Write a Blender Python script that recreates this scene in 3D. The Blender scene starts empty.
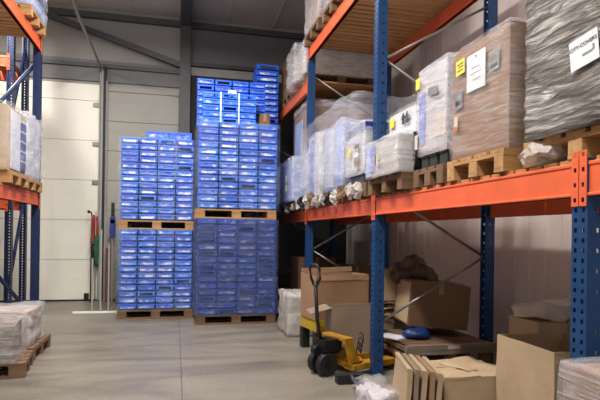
import bpy, bmesh, math, random
from mathutils import Vector, Matrix, noise
C = bpy.context.scene.collection
SC = bpy.context.scene
PI = math.pi
R = random.Random(7)

# ------------------------------------------------------------------ materials
def lin(h):
    h = h.lstrip('#')
    out = []
    for i in (0, 2, 4):
        c = int(h[i:i+2], 16) / 255
        out.append(c/12.92 if c <= .04045 else ((c+.055)/1.055)**2.4)
    return (*out, 1)

class NT:
    def __init__(s, name):
        s.m = bpy.data.materials.new(name); s.m.use_nodes = True
        s.t = s.m.node_tree; s.n = s.t.nodes; s.l = s.t.links
        s.b = s.n['Principled BSDF']; s.out = s.n['Material Output']
        s.tc = s.n.new('ShaderNodeTexCoord')
    def noise(s, scale=(1, 1, 1), sc=5., detail=5., rough=.6, dist=0., rot=(0, 0, 0)):
        mp = s.n.new('ShaderNodeMapping'); mp.inputs['Scale'].default_value = scale
        mp.inputs['Rotation'].default_value = rot
        nz = s.n.new('ShaderNodeTexNoise')
        nz.inputs['Scale'].default_value = sc; nz.inputs['Detail'].default_value = detail
        nz.inputs['Roughness'].default_value = rough; nz.inputs['Distortion'].default_value = dist
        s.l.new(s.tc.outputs['Object'], mp.inputs[0]); s.l.new(mp.outputs[0], nz.inputs['Vector'])
        return nz.outputs['Fac']
    def ramp(s, fac, stops):
        r = s.n.new('ShaderNodeValToRGB'); e = r.color_ramp.elements
        while len(e) < len(stops): e.new(.5)
        for k, (p, c) in enumerate(stops):
            e[k].position = p; e[k].color = c if isinstance(c, tuple) else (c, c, c, 1)
        s.l.new(fac, r.inputs[0]); return r.outputs[0]
    def mix(s, fac, a, b, mode='MIX'):
        x = s.n.new('ShaderNodeMix'); x.data_type = 'RGBA'; x.blend_type = mode
        for k, v in ((0, fac), (6, a), (7, b)):
            if hasattr(v, 'links'): s.l.new(v, x.inputs[k])
            else: x.inputs[k].default_value = v
        return x.outputs[2]
    def bump(s, fac, strength=.3, dist=.01):
        b = s.n.new('ShaderNodeBump'); b.inputs['Strength'].default_value = strength
        b.inputs['Distance'].default_value = dist
        s.l.new(fac, b.inputs['Height']); s.l.new(b.outputs[0], s.b.inputs['Normal'])
        return b.outputs[0]
    def col(s, v):
        if hasattr(v, 'links'): s.l.new(v, s.b.inputs['Base Color'])
        else: s.b.inputs['Base Color'].default_value = v
    def val(s, **k):
        for a, v in k.items(): s.b.inputs[a.replace('_', ' ')].default_value = v

def plain(name, c, rough=.5, metal=0., var=.12, sc=6., bump=0., stretch=(1, 1, 1)):
    t = NT(name); c = lin(c)
    f = t.noise(stretch, sc)
    lo = tuple(x*(1-var) for x in c[:3]) + (1,); hi = tuple(min(1, x*(1+var)) for x in c[:3]) + (1,)
    t.col(t.ramp(f, [(.3, lo), (.7, hi)]))
    t.val(Roughness=rough, Metallic=metal)
    if bump: t.bump(t.noise(stretch, sc*3), bump)
    return t.m

def cardboard(name, c, var=.14):
    t = NT(name); c = lin(c)
    f = t.noise((1, 1, 1), 3.5, 6); g = t.noise((1, 1, 14), 5, 3)
    lo = tuple(x*(1-var) for x in c[:3]) + (1,); hi = tuple(min(1, x*(1+var)) for x in c[:3]) + (1,)
    a = t.ramp(f, [(.3, lo), (.7, hi)])
    t.col(t.mix(.25, a, t.ramp(g, [(.35, lo), (.65, hi)])))
    t.val(Roughness=.8); t.bump(f, .25, .01)
    return t.m

def wood(name, c, c2, stretch=(.6, 9, 9)):
    t = NT(name)
    f = t.noise(stretch, 3, 7, .65, .6); g = t.noise((1, 1, 1), 2.2, 4)
    a = t.ramp(f, [(.3, lin(c2)), (.65, lin(c))])
    t.col(t.mix(.35, a, t.ramp(g, [(.3, lin(c2)), (.7, lin(c))])))
    t.val(Roughness=.75); t.bump(f, .3, .006)
    return t.m

def film(name, c='#e6e6ea', base=.2, amp=.55, rot=(.5, .3, .4), stretch=(2, 2, 16), rough=.16, sc=2.2, bump=.6):
    t = NT(name); t.val(Roughness=rough); t.col(lin(c))
    f = t.noise(stretch, sc, 6, .6, .9, rot)
    g = t.noise((1, 1, 1), 3.0, 3)
    fac = t.ramp(f, [(.42, base), (.72, min(1, base+amp))])
    fac = t.mix(.5, fac, t.ramp(g, [(.35, base*.6), (.7, min(1, base+amp*.6))]))
    nm = t.bump(f, bump, .03)
    tr = t.n.new('ShaderNodeBsdfTransparent'); mx = t.n.new('ShaderNodeMixShader')
    t.l.new(fac, mx.inputs[0]); t.l.new(tr.outputs[0], mx.inputs[1]); t.l.new(t.b.outputs[0], mx.inputs[2])
    t.l.new(mx.outputs[0], t.out.inputs['Surface'])
    return t.m

M = {}
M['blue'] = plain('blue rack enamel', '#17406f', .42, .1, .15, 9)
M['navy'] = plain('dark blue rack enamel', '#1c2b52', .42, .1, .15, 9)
M['orange'] = plain('orange beam enamel', '#e0643a', .45, 0, .1, 5, 0)
M['galv'] = plain('galvanised steel', '#8f8a84', .4, .7, .12, 7)
M['steel'] = plain('grey steel column', '#4c4d4e', .5, .1, .1, 5)
M['trimdark'] = plain('dark grey wall cladding', '#737373', .6, 0, .07, 3)
M['trimlight'] = plain('light grey trim', '#a3a099', .6, 0, .06, 3)
M['clad'] = plain('grey wall cladding', '#9c9a94', .6, 0, .05, 2)
M['ceil'] = plain('pale steel ceiling sheet', '#c8c5bb', .6, 0, .05, 2)
M['doorwhite'] = plain('white door panel', '#f0ebdd', .5, 0, .03, 2)
M['doorgrey'] = plain('grey door panel', '#a09c92', .5, 0, .04, 2)
M['rubber'] = plain('black rubber', '#1a1a1b', .6, 0, .1, 6)
M['wallpink'] = plain('warm white wall sheet', '#e8dcd4', .6, 0, .04, 2, 0, (1, 4, .5))
M['wallshade'] = plain('painted wall shade', '#26262a', .7, 0, .1, 2)
M['wood'] = wood('pallet wood', '#c99c68', '#8a6238')
M['woodw'] = wood('warm shelf wood', '#bd8c55', '#8a5c30', (.5, 8, 8))
M['woodd'] = wood('aged dark pallet wood', '#8a6a4c', '#54402e')
M['woodr'] = wood('reddish pallet wood', '#86664e', '#4e3828')
M['woodg'] = wood('grey weathered wood', '#94857a', '#63564c')
M['card'] = cardboard('brown cardboard', '#99765a')
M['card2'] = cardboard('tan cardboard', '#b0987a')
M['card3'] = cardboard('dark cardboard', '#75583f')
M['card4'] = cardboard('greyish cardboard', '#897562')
M['cardin'] = cardboard('shaded inner cardboard', '#7a5d42')
M['cardpink'] = cardboard('rosy brown cardboard', '#8d6a54')
M['cardwhite'] = cardboard('pale cardboard', '#c9bca8')
M['greyboard'] = cardboard('pale grey board', '#b5ada6')
M['lavboard'] = cardboard('pale lavender board', '#bcb4ba')
M['tape'] = plain('brown packing tape', '#a5835c', .3)
M['white'] = plain('white carton board', '#d0cfd6', .5, 0, .1, 3)
M['paleblue'] = plain('pale blue sack plastic', '#9fb4e6', .35, 0, .15, 4)
M['midblue'] = plain('mid blue plastic', '#5878c8', .35, 0, .15, 4)
M['deepblue'] = plain('deep blue plastic', '#2c3a8c', .4, 0, .15, 4)
M['crate'] = plain('blue crate plastic', '#3c86f8', .3, 0, .12, 2.5)
M['cratedim'] = plain('dim blue crate plastic', '#2c6ae6', .35, 0, .14, 2.5)  # darker crate blue; also paints shade on lower right, rear and far tiers
def mottled(name, lo, hi, a, b):
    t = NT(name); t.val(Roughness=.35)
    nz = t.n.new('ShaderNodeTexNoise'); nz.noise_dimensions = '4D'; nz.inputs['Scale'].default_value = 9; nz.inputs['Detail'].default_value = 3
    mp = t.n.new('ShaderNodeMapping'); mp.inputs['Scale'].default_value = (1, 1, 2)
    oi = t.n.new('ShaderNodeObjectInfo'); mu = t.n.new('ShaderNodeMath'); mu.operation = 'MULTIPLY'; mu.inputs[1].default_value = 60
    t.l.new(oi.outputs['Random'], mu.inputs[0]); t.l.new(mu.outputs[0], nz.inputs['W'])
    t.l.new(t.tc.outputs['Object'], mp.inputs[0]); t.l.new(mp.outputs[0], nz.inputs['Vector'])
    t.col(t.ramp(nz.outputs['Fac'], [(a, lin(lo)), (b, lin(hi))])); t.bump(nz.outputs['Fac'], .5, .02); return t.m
M['fillwhite'] = mottled('white bagged filling', '#5b8df0', '#fbfcff', .42, .6)
M['filldim'] = mottled('blue white bagged filling', '#3f6fe0', '#e8eefc', .48, .72)
M['grey_wrap'] = None
M['black'] = plain('black plastic', '#17181a', .45, 0, .15, 5)
M['blackmetal'] = plain('black painted steel', '#1b1c1f', .4, .3, .15, 5)
M['greencrate'] = plain('dark green plastic', '#2b342a', .5)
M['yellow'] = plain('yellow jack enamel', '#ab7c1a', .5, .1, .3, 9)
M['yellowbox'] = plain('yellow plastic', '#b8961c', .5)
M['label_y'] = plain('yellow label paper', '#f0d94a', .6, 0, .03)
M['label_w'] = plain('white label paper', '#dcdfe2', .6, 0, .02)
M['label_g'] = plain('pale green label', '#cfe2c0', .6, 0, .04)
M['ink'] = plain('dark print', '#33363a', .6)
M['inkgrey'] = plain('grey print', '#7a7c80', .6)
M['inkblue'] = plain('navy print', '#254a6a', .6)
M['red'] = plain('red cloth', '#962c26', .7)
M['green'] = plain('dark green cloth', '#1e5a34', .7)
M['orangecloth'] = plain('orange glove', '#d4702a', .7)
M['bluebag'] = plain('bright blue bag', '#12336e', .4, 0, .3, 7, .6)
M['boardbrown'] = wood('brown board', '#7d4f36', '#5c3824')
M['dusty'] = plain('dark brown sheet bag', '#5a4535', .6, 0, .25, 4, .8)
M['whitebag'] = plain('white plastic bag', '#bdb5ae', .4, 0, .12, 5, .8)
M['film'] = film('clear stretch film')
M['filmlight'] = film('thin clear stretch film', base=.06, amp=.4)
M['filmcard'] = film('streaky film on carton', '#d8d4d2', base=.04, amp=.62, stretch=(2, 2, 20), rot=(.35, .2, .1))
M['filmmilk'] = film('milky stretch film', '#e9e8ee', base=.28, amp=.5)
M['filmstack'] = film('clear stretch film round crates', '#d9e2f8', base=.01, amp=.26, stretch=(3, 3, 22), rot=(.12, .3, .1))
M['filmheavy'] = film('heavy film round crates', '#5a648c', base=.42, amp=.42, stretch=(3, 3, 18), rot=(.1, .15, .1), rough=.12, bump=1.)  # dark tint also paints the lower tier's dimmer light into the film
M['filmbag'] = film('cloudy plastic bag film', '#cfc9c2', base=.55, amp=.42, stretch=(3, 3, 3), sc=3.)
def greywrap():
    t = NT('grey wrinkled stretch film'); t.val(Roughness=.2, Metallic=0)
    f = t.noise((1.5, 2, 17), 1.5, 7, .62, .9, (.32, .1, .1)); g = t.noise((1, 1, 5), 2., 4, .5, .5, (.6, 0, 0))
    a = t.ramp(f, [(.36, lin('#3f3936')), (.5, lin('#7d7570')), (.62, lin('#e6e1dd'))])  # wrinkle highlights and dark folds painted into the colour streaks
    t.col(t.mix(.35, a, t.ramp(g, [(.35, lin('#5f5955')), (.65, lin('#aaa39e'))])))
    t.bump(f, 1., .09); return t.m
M['grey_wrap'] = greywrap()
def concrete():
    t = NT('sealed concrete')
    a = t.noise((1, 1, 1), .9, 8, .6, .3); b = t.noise((.4, 1.5, 1), 1.1, 7, .68, 1.2); c = t.noise((1, 1, 1), 28, 4)
    x = t.ramp(a, [(.3, lin('#5d564c')), (.7, lin('#8a8174'))])
    x = t.mix(.72, x, t.ramp(b, [(.3, lin('#4c463d')), (.6, lin('#877f72'))]))
    x = t.mix(.12, x, t.ramp(c, [(.3, lin('#5f5b55')), (.7, lin('#bbb5aa'))]))
    t.col(x)
    rr = t.ramp(b, [(.3, .34), (.7, .5)]); t.l.new(rr, t.b.inputs['Roughness'])
    t.bump(c, .08, .004); return t.m
M['floor'] = concrete()

# ------------------------------------------------------------------ mesh helpers
class B:
    def __init__(s): s.bm = bmesh.new(); s.k = 0
    def mark(s, geom):
        for f in geom:
            if isinstance(f, bmesh.types.BMFace): f.material_index = s.k
    def box(s, x0, x1, y0, y1, z0, z1, rot=None, piv=None, cuts=0):
        m = Matrix.Translation(((x0+x1)/2, (y0+y1)/2, (z0+z1)/2)) @ Matrix.Diagonal((abs(x1-x0), abs(y1-y0), abs(z1-z0), 1))
        if rot is not None:
            p = Vector(piv) if piv else Vector(((x0+x1)/2, (y0+y1)/2, (z0+z1)/2))
            m = Matrix.Translation(p) @ rot.to_4x4() @ Matrix.Translation(-p) @ m
        r = bmesh.ops.create_cube(s.bm, size=1, matrix=m)
        fs = {f for v in r['verts'] for f in v.link_faces}; s.mark(fs)
        if cuts:
            es = {e for v in r['verts'] for e in v.link_edges}
            bmesh.ops.subdivide_edges(s.bm, edges=list(es), cuts=cuts, use_grid_fill=True)
        return s
    def cyl(s, p0, p1, r, seg=12, r2=None):
        p0, p1 = Vector(p0), Vector(p1); d = p1-p0
        q = Vector((0, 0, 1)).rotation_difference(d.normalized()).to_matrix().to_4x4()
        m = Matrix.Translation((p0+p1)/2) @ q
        c = bmesh.ops.create_cone(s.bm, cap_ends=True, segments=seg, radius1=r, radius2=r if r2 is None else r2, depth=d.length, matrix=m)
        s.mark({f for v in c['verts'] for f in v.link_faces}); return s
    def tube(s, pts, r, seg=8, closed=False):
        pts = [Vector(p) for p in pts]; n = len(pts); rings = []
        for i, p in enumerate(pts):
            a = pts[(i-1) % n] if (i or closed) else p; b = pts[(i+1) % n] if (i < n-1 or closed) else p
            t = (b-a).normalized(); u = t.cross(Vector((0, 0, 1)))
            if u.length < .05: u = t.cross(Vector((0, 1, 0)))
            u.normalize(); v = t.cross(u)
            rings.append([s.bm.verts.new(p + u*math.cos(2*PI*k/seg)*r + v*math.sin(2*PI*k/seg)*r) for k in range(seg)])
        for i in range(n if closed else n-1):
            A, Bq = rings[i], rings[(i+1) % n]
            for k in range(seg):
                f = s.bm.faces.new((A[k], A[(k+1) % seg], Bq[(k+1) % seg], Bq[k])); f.material_index = s.k
        if not closed:
            s.bm.faces.new(rings[0][::-1]).material_index = s.k; s.bm.faces.new(rings[-1]).material_index = s.k
        return s
    def prism(s, poly, axis, a0, a1):   # poly in the two other axes, extruded along axis
        def P(u, v, w): return {'x': (w, u, v), 'y': (u, w, v), 'z': (u, v, w)}[axis]
        A = [s.bm.verts.new(P(u, v, a0)) for u, v in poly]; D = [s.bm.verts.new(P(u, v, a1)) for u, v in poly]
        fs = [s.bm.faces.new(A[::-1]), s.bm.faces.new(D)]; n = len(poly)
        for k in range(n): fs.append(s.bm.faces.new((A[k], A[(k+1) % n], D[(k+1) % n], D[k])))
        s.mark(fs); bmesh.ops.recalc_face_normals(s.bm, faces=fs); return s
    def grid_holes(s, us, vs, fn, hole):
        V = {}
        def g(i, j):
            if (i, j) not in V: V[i, j] = s.bm.verts.new(fn(us[i], vs[j]))
            return V[i, j]
        for i in range(len(us)-1):
            for j in range(len(vs)-1):
                if not hole(i, j): s.bm.faces.new((g(i, j), g(i+1, j), g(i+1, j+1), g(i, j+1))).material_index = s.k
        return s
    def blob(s, c, r, sub=3):
        m = Matrix.Translation(c) @ Matrix.Diagonal((*r, 1))
        x = bmesh.ops.create_icosphere(s.bm, subdivisions=sub, radius=1, matrix=m)
        s.mark({f for v in x['verts'] for f in v.link_faces}); return s
    def wob(s, amp, freq, seed=0, zfix=None):
        o = Vector((seed*3.17, seed*1.31, seed*2.7))
        for v in s.bm.verts:
            d = noise.noise_vector(v.co*freq + o)*amp
            if zfix is not None and v.co.z < zfix: d.z = 0
            v.co += d
        return s
    def wrinkle(s, amp, freq, seed=0, stretch=(1, 1, 3)):
        s.bm.normal_update(); o = Vector((seed*5.1, seed*2.3, seed))
        st = Vector(stretch)
        new = []
        for v in s.bm.verts:
            q = Vector((v.co.x*st.x, v.co.y*st.y, v.co.z*st.z))*freq + o
            n = 1-abs(noise.noise(q))*2 + .5*noise.noise(q*2.3)
            new.append(v.co + v.normal*amp*n)
        for v, c in zip(s.bm.verts, new): v.co = c
        return s
    def build(s, name, m, parent=None, loc=(0, 0, 0), rotz=0, bevel=0, smooth=False, solid=0, rot=None):
        me = bpy.data.meshes.new(name); s.bm.normal_update(); s.bm.to_mesh(me); s.bm.free()
        for x in (m if isinstance(m, (list, tuple)) else [m]): me.materials.append(M[x] if isinstance(x, str) else x)
        if smooth:
            for p in me.polygons: p.use_smooth = True
        o = bpy.data.objects.new(name, me); C.objects.link(o)
        o.location = loc; o.rotation_euler = rot if rot else (0, 0, rotz)
        if parent: o.parent = parent
        if solid:
            k = o.modifiers.new('s', 'SOLIDIFY'); k.thickness = solid
        if bevel:
            k = o.modifiers.new('b', 'BEVEL'); k.width = bevel; k.segments = 2; k.limit_method = 'ANGLE'
        return o

def tag(o, label, cat, group=None, kind=None):
    o['label'] = label; o['category'] = cat
    if group: o['group'] = group
    if kind: o['kind'] = kind
    return o
def thing(name, label, cat, loc=(0, 0, 0), rotz=0, group=None, rot=None):
    o = bpy.data.objects.new(name, None); C.objects.link(o); o.empty_display_size = .1
    o.location = loc; o.rotation_euler = rot if rot else (0, 0, rotz)
    return tag(o, label, cat, group)
def struct(o): o['kind'] = 'structure'; return o
def dup(root, loc, rotz=0, label=None, group=None):
    r = root.copy(); C.objects.link(r); r.location = loc; r.rotation_euler = (0, 0, rotz)
    if label: r['label'] = label
    if group: r['group'] = group
    for ch in list(root.children):
        c = ch.copy(); C.objects.link(c); c.parent = r
        for g in ch.children:
            d = g.copy(); C.objects.link(d); d.parent = c
    return r
def lettering(text, size, m, parent, loc, rot, name='lettering'):
    cu = bpy.data.curves.new(name, 'FONT'); cu.body = text; cu.size = size; cu.extrude = .0006
    cu.align_x = 'CENTER'; cu.align_y = 'CENTER'; cu.materials.append(M[m])
    tmp = bpy.data.objects.new(name, cu); C.objects.link(tmp)
    bpy.context.view_layer.update()
    me = bpy.data.meshes.new_from_object(tmp.evaluated_get(bpy.context.evaluated_depsgraph_get()))
    bpy.data.objects.remove(tmp); bpy.data.curves.remove(cu)
    o = bpy.data.objects.new(name, me); C.objects.link(o); o.parent = parent; o.location = loc; o.rotation_euler = rot
    return o
FACE = (PI/2, 0, -PI/2)        # lettering that reads from the -X side

# ------------------------------------------------------------------ the hall
BW, RW, LW, CZ, FY = 11.4, 3.8, -5.3, 6.0, -3.0
b = B(); b.box(LW, RW, FY, BW, -.12, 0); f = struct(b.build('floor', 'floor'))
b = B(); b.box(.066, .074, FY, BW, -.004, .0015); struct(b.build('trim_1', 'steel'))
b = B(); b.box(LW, RW, 6.72, 6.728, -.004, .0015); struct(b.build('trim_2', 'woodg'))
b = B(); b.box(RW, RW+.12, FY, BW, 0, CZ)
y = FY
while y < BW-.1:
    b.box(RW-.004, RW, y, y+.03, 0, CZ); y += .25
struct(b.build('wall_right', 'wallpink'))
b = B(); b.box(LW-.12, LW, FY, BW, 0, CZ); struct(b.build('wall_left', 'clad'))
# ceiling: sheet with standing ribs
b = B(); b.box(LW, RW, FY, BW, CZ, CZ+.1)
x = LW+.3
while x < RW:
    b.box(x, x+.04, FY, BW, CZ-.025, CZ); x += 1.0
struct(b.build('ceiling', 'ceil'))
# back wall, upper band pale between two girts
b = B(); b.box(LW, RW, BW, BW+.12, 0, CZ)
struct(b.build('wall_back', 'clad'))
b = B(); b.box(.25, RW, BW-.02, BW, 5.02, 5.78); struct(b.build('trim_3', 'trimdark'))
b = B(); b.box(LW, RW, BW-.1, BW, 5.78, 5.9); struct(b.build('trim_4', 'steel'))
b = B(); b.box(LW, .03, BW-.06, BW, 4.86, 4.93); b.box(LW, .03, BW-.04, BW, 4.5, 4.84); struct(b.build('trim_5', 'trimdark'))
b = B(); b.box(LW, .03, BW-.09, BW, 4.78, 4.86); struct(b.build('trim_6', 'steel'))
b = B(); b.box(.25, RW, BW-.09, BW, 4.98, 5.06); struct(b.build('trim_7', 'steel'))
b = B(); b.box(.25, 2.6, BW-.06, BW, 4.78, 4.95); struct(b.build('trim_8', 'trimlight'))
b = B(); b.box(.25, RW, BW-.05, BW, 0, 4.78); struct(b.build('wall_shade_panel', 'wallshade'))  # dark sheet painting in the shade on the lower right wall
# portal column and the rafter that carries on from it
b = B()
for (x0, x1, y0, y1) in ((.03, .25, BW-.26, BW-.245), (.03, .25, BW-.065, BW-.05), (.133, .147, BW-.25, BW-.06)):
    b.box(x0, x1, y0, y1, 0, CZ-.26)
struct(b.build('column', 'steel'))
b = B()
for (z0, z1, x0, x1) in ((CZ-.26, CZ-.245, .03, .25), (CZ-.04, CZ-.025, .03, .25), (CZ-.25, CZ-.03, .133, .147)):
    b.box(x0, x1, FY, BW-.05, z0, z1)
struct(b.build('trim_10', 'steel'))
# diagonal wind brace on the back wall
b = B(); d = Vector((2.66, 0, -.8)); L = d.length; a = math.atan2(-.8, 2.66)
b.box(-L/2, L/2, -.03, .03, -.055, .055); b.box(-L/2, L/2, -.045, .045, -.06, -.05)
struct(b.build('trim_11', 'steel', loc=(-2.62+1.33, BW-.16, 5.75-.4), rot=(0, -a, 0)))
# left sectional door
def sect_door(name, x0, x1, h, ph, m, grooves, yy):
    d = bpy.data.objects.new(name, None); C.objects.link(d); d['kind'] = 'structure'; d.location = ((x0+x1)/2, yy, 0)
    w = (x1-x0)/2; z = .03
    while z < h-.02:
        t = min(z+ph, h); b = B(); b.box(-w, w, 0, .05, z+.004, t-.004)
        for k in range(1, grooves):
            zz = z+ph*k/grooves
            if zz < t-.03: b.box(-w+.01, w-.01, -.0025, 0, zz-.004, zz+.004)
        b.build('panel', m, d, bevel=.004); z += ph
    b = B(); b.box(-w, w, -.012, .05, 0, .03); b.build('bottom_seal', 'rubber', d)
    return d
d1 = sect_door('door_1', -4.6, -1.56, 4.42, .81, 'doorwhite', 2, BW-.09)
for z in (.75, 1.6, 2.42, 3.2, 4.0):
    b = B(); b.box(1.40, 1.53, -.03, 0, z-.04, z+.04); b.cyl((1.53, -.02, z), (1.57, -.02, z), .022, 10); b.build('roller_hinge', 'galv', d1)
b = B(); b.box(1.28, 1.37, -.05, 0, .04, .16); b.build('lock_box', 'black', d1)
b = B(); b.box(1.535, 1.60, -.07, -.04, .02, 4.7); b.box(1.535, 1.548, -.10, -.04, .02, 4.7); b.build('vertical_track', 'trimlight', d1)
b = B(); b.box(1.60, 1.645, -.06, .05, .0, 4.8); b.build('jamb_seal', 'rubber', d1)
b = B(); b.tube([(1.54, -.06, 4.66), (1.54, -.16, 4.74), (1.54, -.4, 4.78), (1.54, -2.2, 4.80), (1.54, -4.4, 4.83)], .024, 8); b.build('horizontal_track', 'galv', d1, smooth=True)
b = B(); b.box(1.50, 1.57, -4.4, -3.2, 4.84, 4.92); b.build('spring_box', 'galv', d1)
d2 = sect_door('door_2', -1.40, .02, 4.42, .61, 'doorgrey', 3, BW-.09)
b = B(); b.box(-1.45, -1.40, BW-.12, BW, 0, 4.5); struct(b.build('trim_12', 'trimlight'))

# ------------------------------------------------------------------ racking
def upright_mesh(h, mats):
    b = B(); vs = [0.]
    z = .04
    while z+.022 < h:
        vs += [z, z+.022]; z += .05
    vs.append(h)
    isrow = lambda j: j % 2 == 1
    us = [-.05, -.034, -.016, .016, .034, .05]
    b.grid_holes(us, vs, lambda u, v: (0, u, v), lambda i, j: isrow(j) and i in (1, 3))
    ud = [0, .05, .064, .1]
    for sgn in (-1, 1):
        b.grid_holes(ud, vs, lambda u, v: (u, .05*sgn, v), lambda i, j: isrow(j) and j % 4 == 1 and i == 1)
        b.grid_holes([.05, .03], [0, h], lambda u, v: (.1, u*sgn, v), lambda i, j: False)
    bmesh.ops.remove_doubles(b.bm, verts=b.bm.verts, dist=.0005)
    bmesh.ops.recalc_face_normals(b.bm, faces=b.bm.faces)
    return b
def rack(name, label, loc, rotz, frames, bays, depth=1.35, um='blue', brace='galv', bevel=0):
    """frames: (y, height, [(zf, zr)...]); bays: (y0, y1, [beam bottoms])"""
    t = thing(name, label, 'pallet rack', loc, rotz)
    H = .17
    for (y, h, br) in frames:
        for rear in (0, 1):
            b = upright_mesh(h, None)
            if rear:
                for v in b.bm.verts: v.co.x = depth-v.co.x
                bmesh.ops.reverse_faces(b.bm, faces=b.bm.faces)
            for v in b.bm.verts: v.co.y += y
            u = b.build('upright', um, t, solid=-.003)
            q = B(); xx = depth-.1 if rear else 0
            q.box(xx-.02, xx+.12, y-.07, y+.07, 0, .008)
            for sy in (-.06, .06): q.cyl((xx+.05, y+sy, .008), (xx+.05, y+sy, .02), .009, 6)
            q.build('base_plate', um, t)
        for (zf, zr) in br:
            q = B(); q.tube([(.09, y, zf), (depth-.09, y, zr)], .015 if brace == 'galv' else .03, 6)
            q.build('brace', brace, t, smooth=True)
    for (y0, y1, zs) in bays:
        for z in zs:
            for rear in (0, 1):
                q = B()
                fx = (lambda x: depth-x) if rear else (lambda x: x)
                q.box(fx(.004), fx(.052), y0+.05, y1-.05, z, z+H)
                q.box(fx(-.006), fx(.054), y0+.05, y1-.05, z, z+.016)
                q.box(fx(-.002), fx(.05), y0+.05, y1-.05, z+H-.02, z+H)
                bm = q.build('beam', 'orange', t, bevel=.004)
                for (ya, yb) in ((y0+.003, y0+.05), (y1-.05, y1-.003)):
                    q = B(); us = [ya, ya+.014, ya+.032, yb]; vs = [z-.05]
                    if not rear: pass
                    vv = z-.03
                    while vv+.02 < z+H+.05: vs += [vv, vv+.022]; vv += .05 if rear else .075
                    vs.append(z+H+.055)
                    q.grid_holes(us, vs, lambda u, v: (fx(-.006), u, v), lambda i, j: i == 1 and j % 2 == 1)
                    q.build('connector', 'orange', bm, solid=.004)
            q = B(); y = y0+.06
            while y < y1-.14:
                q.box(.012, depth-.012, y, y+.098, z+H, z+H+.022, rot=Matrix.Rotation(R.uniform(-.004, .004), 3, 'Z')); y += .122
            q.build('deck', 'woodw', t)
    return t
Z1 = 1.62; Z2 = 4.1; Z3 = 3.63
DK1, DK2, DK3 = Z1+.194, Z2+.194, Z3+.194
def zig(f0, step, n):          # (front, rear) pairs of a zigzag
    out = []; z = f0
    for k in range(n):
        out.append((z, z+step) if k % 2 == 0 else (z+step, z)); z += step
    return out
rack('pallet_rack', 'long orange and blue pallet rack along the right wall', (1.95, 0, 0), 0,
     [(-.62, 1.8, zig(.53, .67, 1)), (2.19, 1.8, zig(.53, .67, 1)), (4.96, 4.36, zig(.53, .67, 5)), (7.78, 4.285, zig(1.18, .67, 4)+[(1.18, .5)]), (10.6, 4.0, zig(.5, .67, 4))],
     [(-.62, 2.19, [Z1]), (2.19, 4.96, [Z1]), (4.96, 7.78, [Z1, Z2]), (7.78, 10.6, [Z1, Z3])])
LX = -2.0
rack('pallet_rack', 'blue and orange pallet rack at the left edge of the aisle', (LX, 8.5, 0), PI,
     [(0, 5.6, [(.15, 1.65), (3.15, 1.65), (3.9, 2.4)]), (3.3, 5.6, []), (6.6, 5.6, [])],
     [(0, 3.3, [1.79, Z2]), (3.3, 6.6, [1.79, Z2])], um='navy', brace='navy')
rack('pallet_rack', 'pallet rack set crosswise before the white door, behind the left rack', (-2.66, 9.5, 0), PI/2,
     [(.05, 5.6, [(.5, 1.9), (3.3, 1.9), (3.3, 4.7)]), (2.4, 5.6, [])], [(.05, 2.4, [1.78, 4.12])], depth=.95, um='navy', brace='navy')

# ------------------------------------------------------------------ pallets, cartons, wrapped loads
def pallet(label, loc, L=1.2, W=.8, rotz=0, m='wood', group='wooden pallets'):
    """local X = length L, Y = width W, origin at the middle of the base"""
    t = thing('wooden_pallet', label, 'pallet', loc, rotz, group)
    for y in (-W/2+.05, 0, W/2-.05):
        b = B(); b.box(-L/2, L/2, y-.05, y+.05, 0, .022); b.build('bottom_board', m, t, bevel=.002)
        for x in (-L/2+.072, 0, L/2-.072):
            b = B(); b.box(x-.072, x+.072, y-.05+.002, y+.05-.002, .022, .1); b.build('block', m, t, bevel=.003)
    for x in (-L/2+.072, 0, L/2-.072):
        b = B(); b.box(x-.072, x+.072, -W/2, W/2, .1, .122); b.build('cross_board', m, t, bevel=.002)
    n = 5 if W > .7 else 4
    for k in range(n):
        w = W/n*.82; y = -W/2+w/2+(W-w)*k/(n-1)
        b = B(); b.box(-L/2, L/2, y-w/2, y+w/2, .122, .144); b.build('deck_board', m, t, bevel=.002)
    return t
def shell(sx, sy, sz, seed, amp=.012, cuts=14, freq=3., stretch=(1, 1, 3), z0=0., rnd=.25):
    b = B(); b.box(-sx/2, sx/2, -sy/2, sy/2, z0, z0+sz, cuts=cuts)
    bmesh.ops.smooth_vert(b.bm, verts=b.bm.verts, factor=rnd, use_axis_x=True, use_axis_y=True, use_axis_z=True)
    b.wrinkle(amp, freq, seed, stretch)
    for v in b.bm.verts: v.co.z = max(v.co.z, z0)
    return b
def film_over(parent, sx, sy, sz, m='film', seed=1, amp=.01, z0=.0, cuts=14, freq=3., stretch=(1, 1, 3)):
    return shell(sx, sy, sz, seed, amp, cuts, freq, stretch, z0).build('stretch_film', m, parent, smooth=True)
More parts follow.
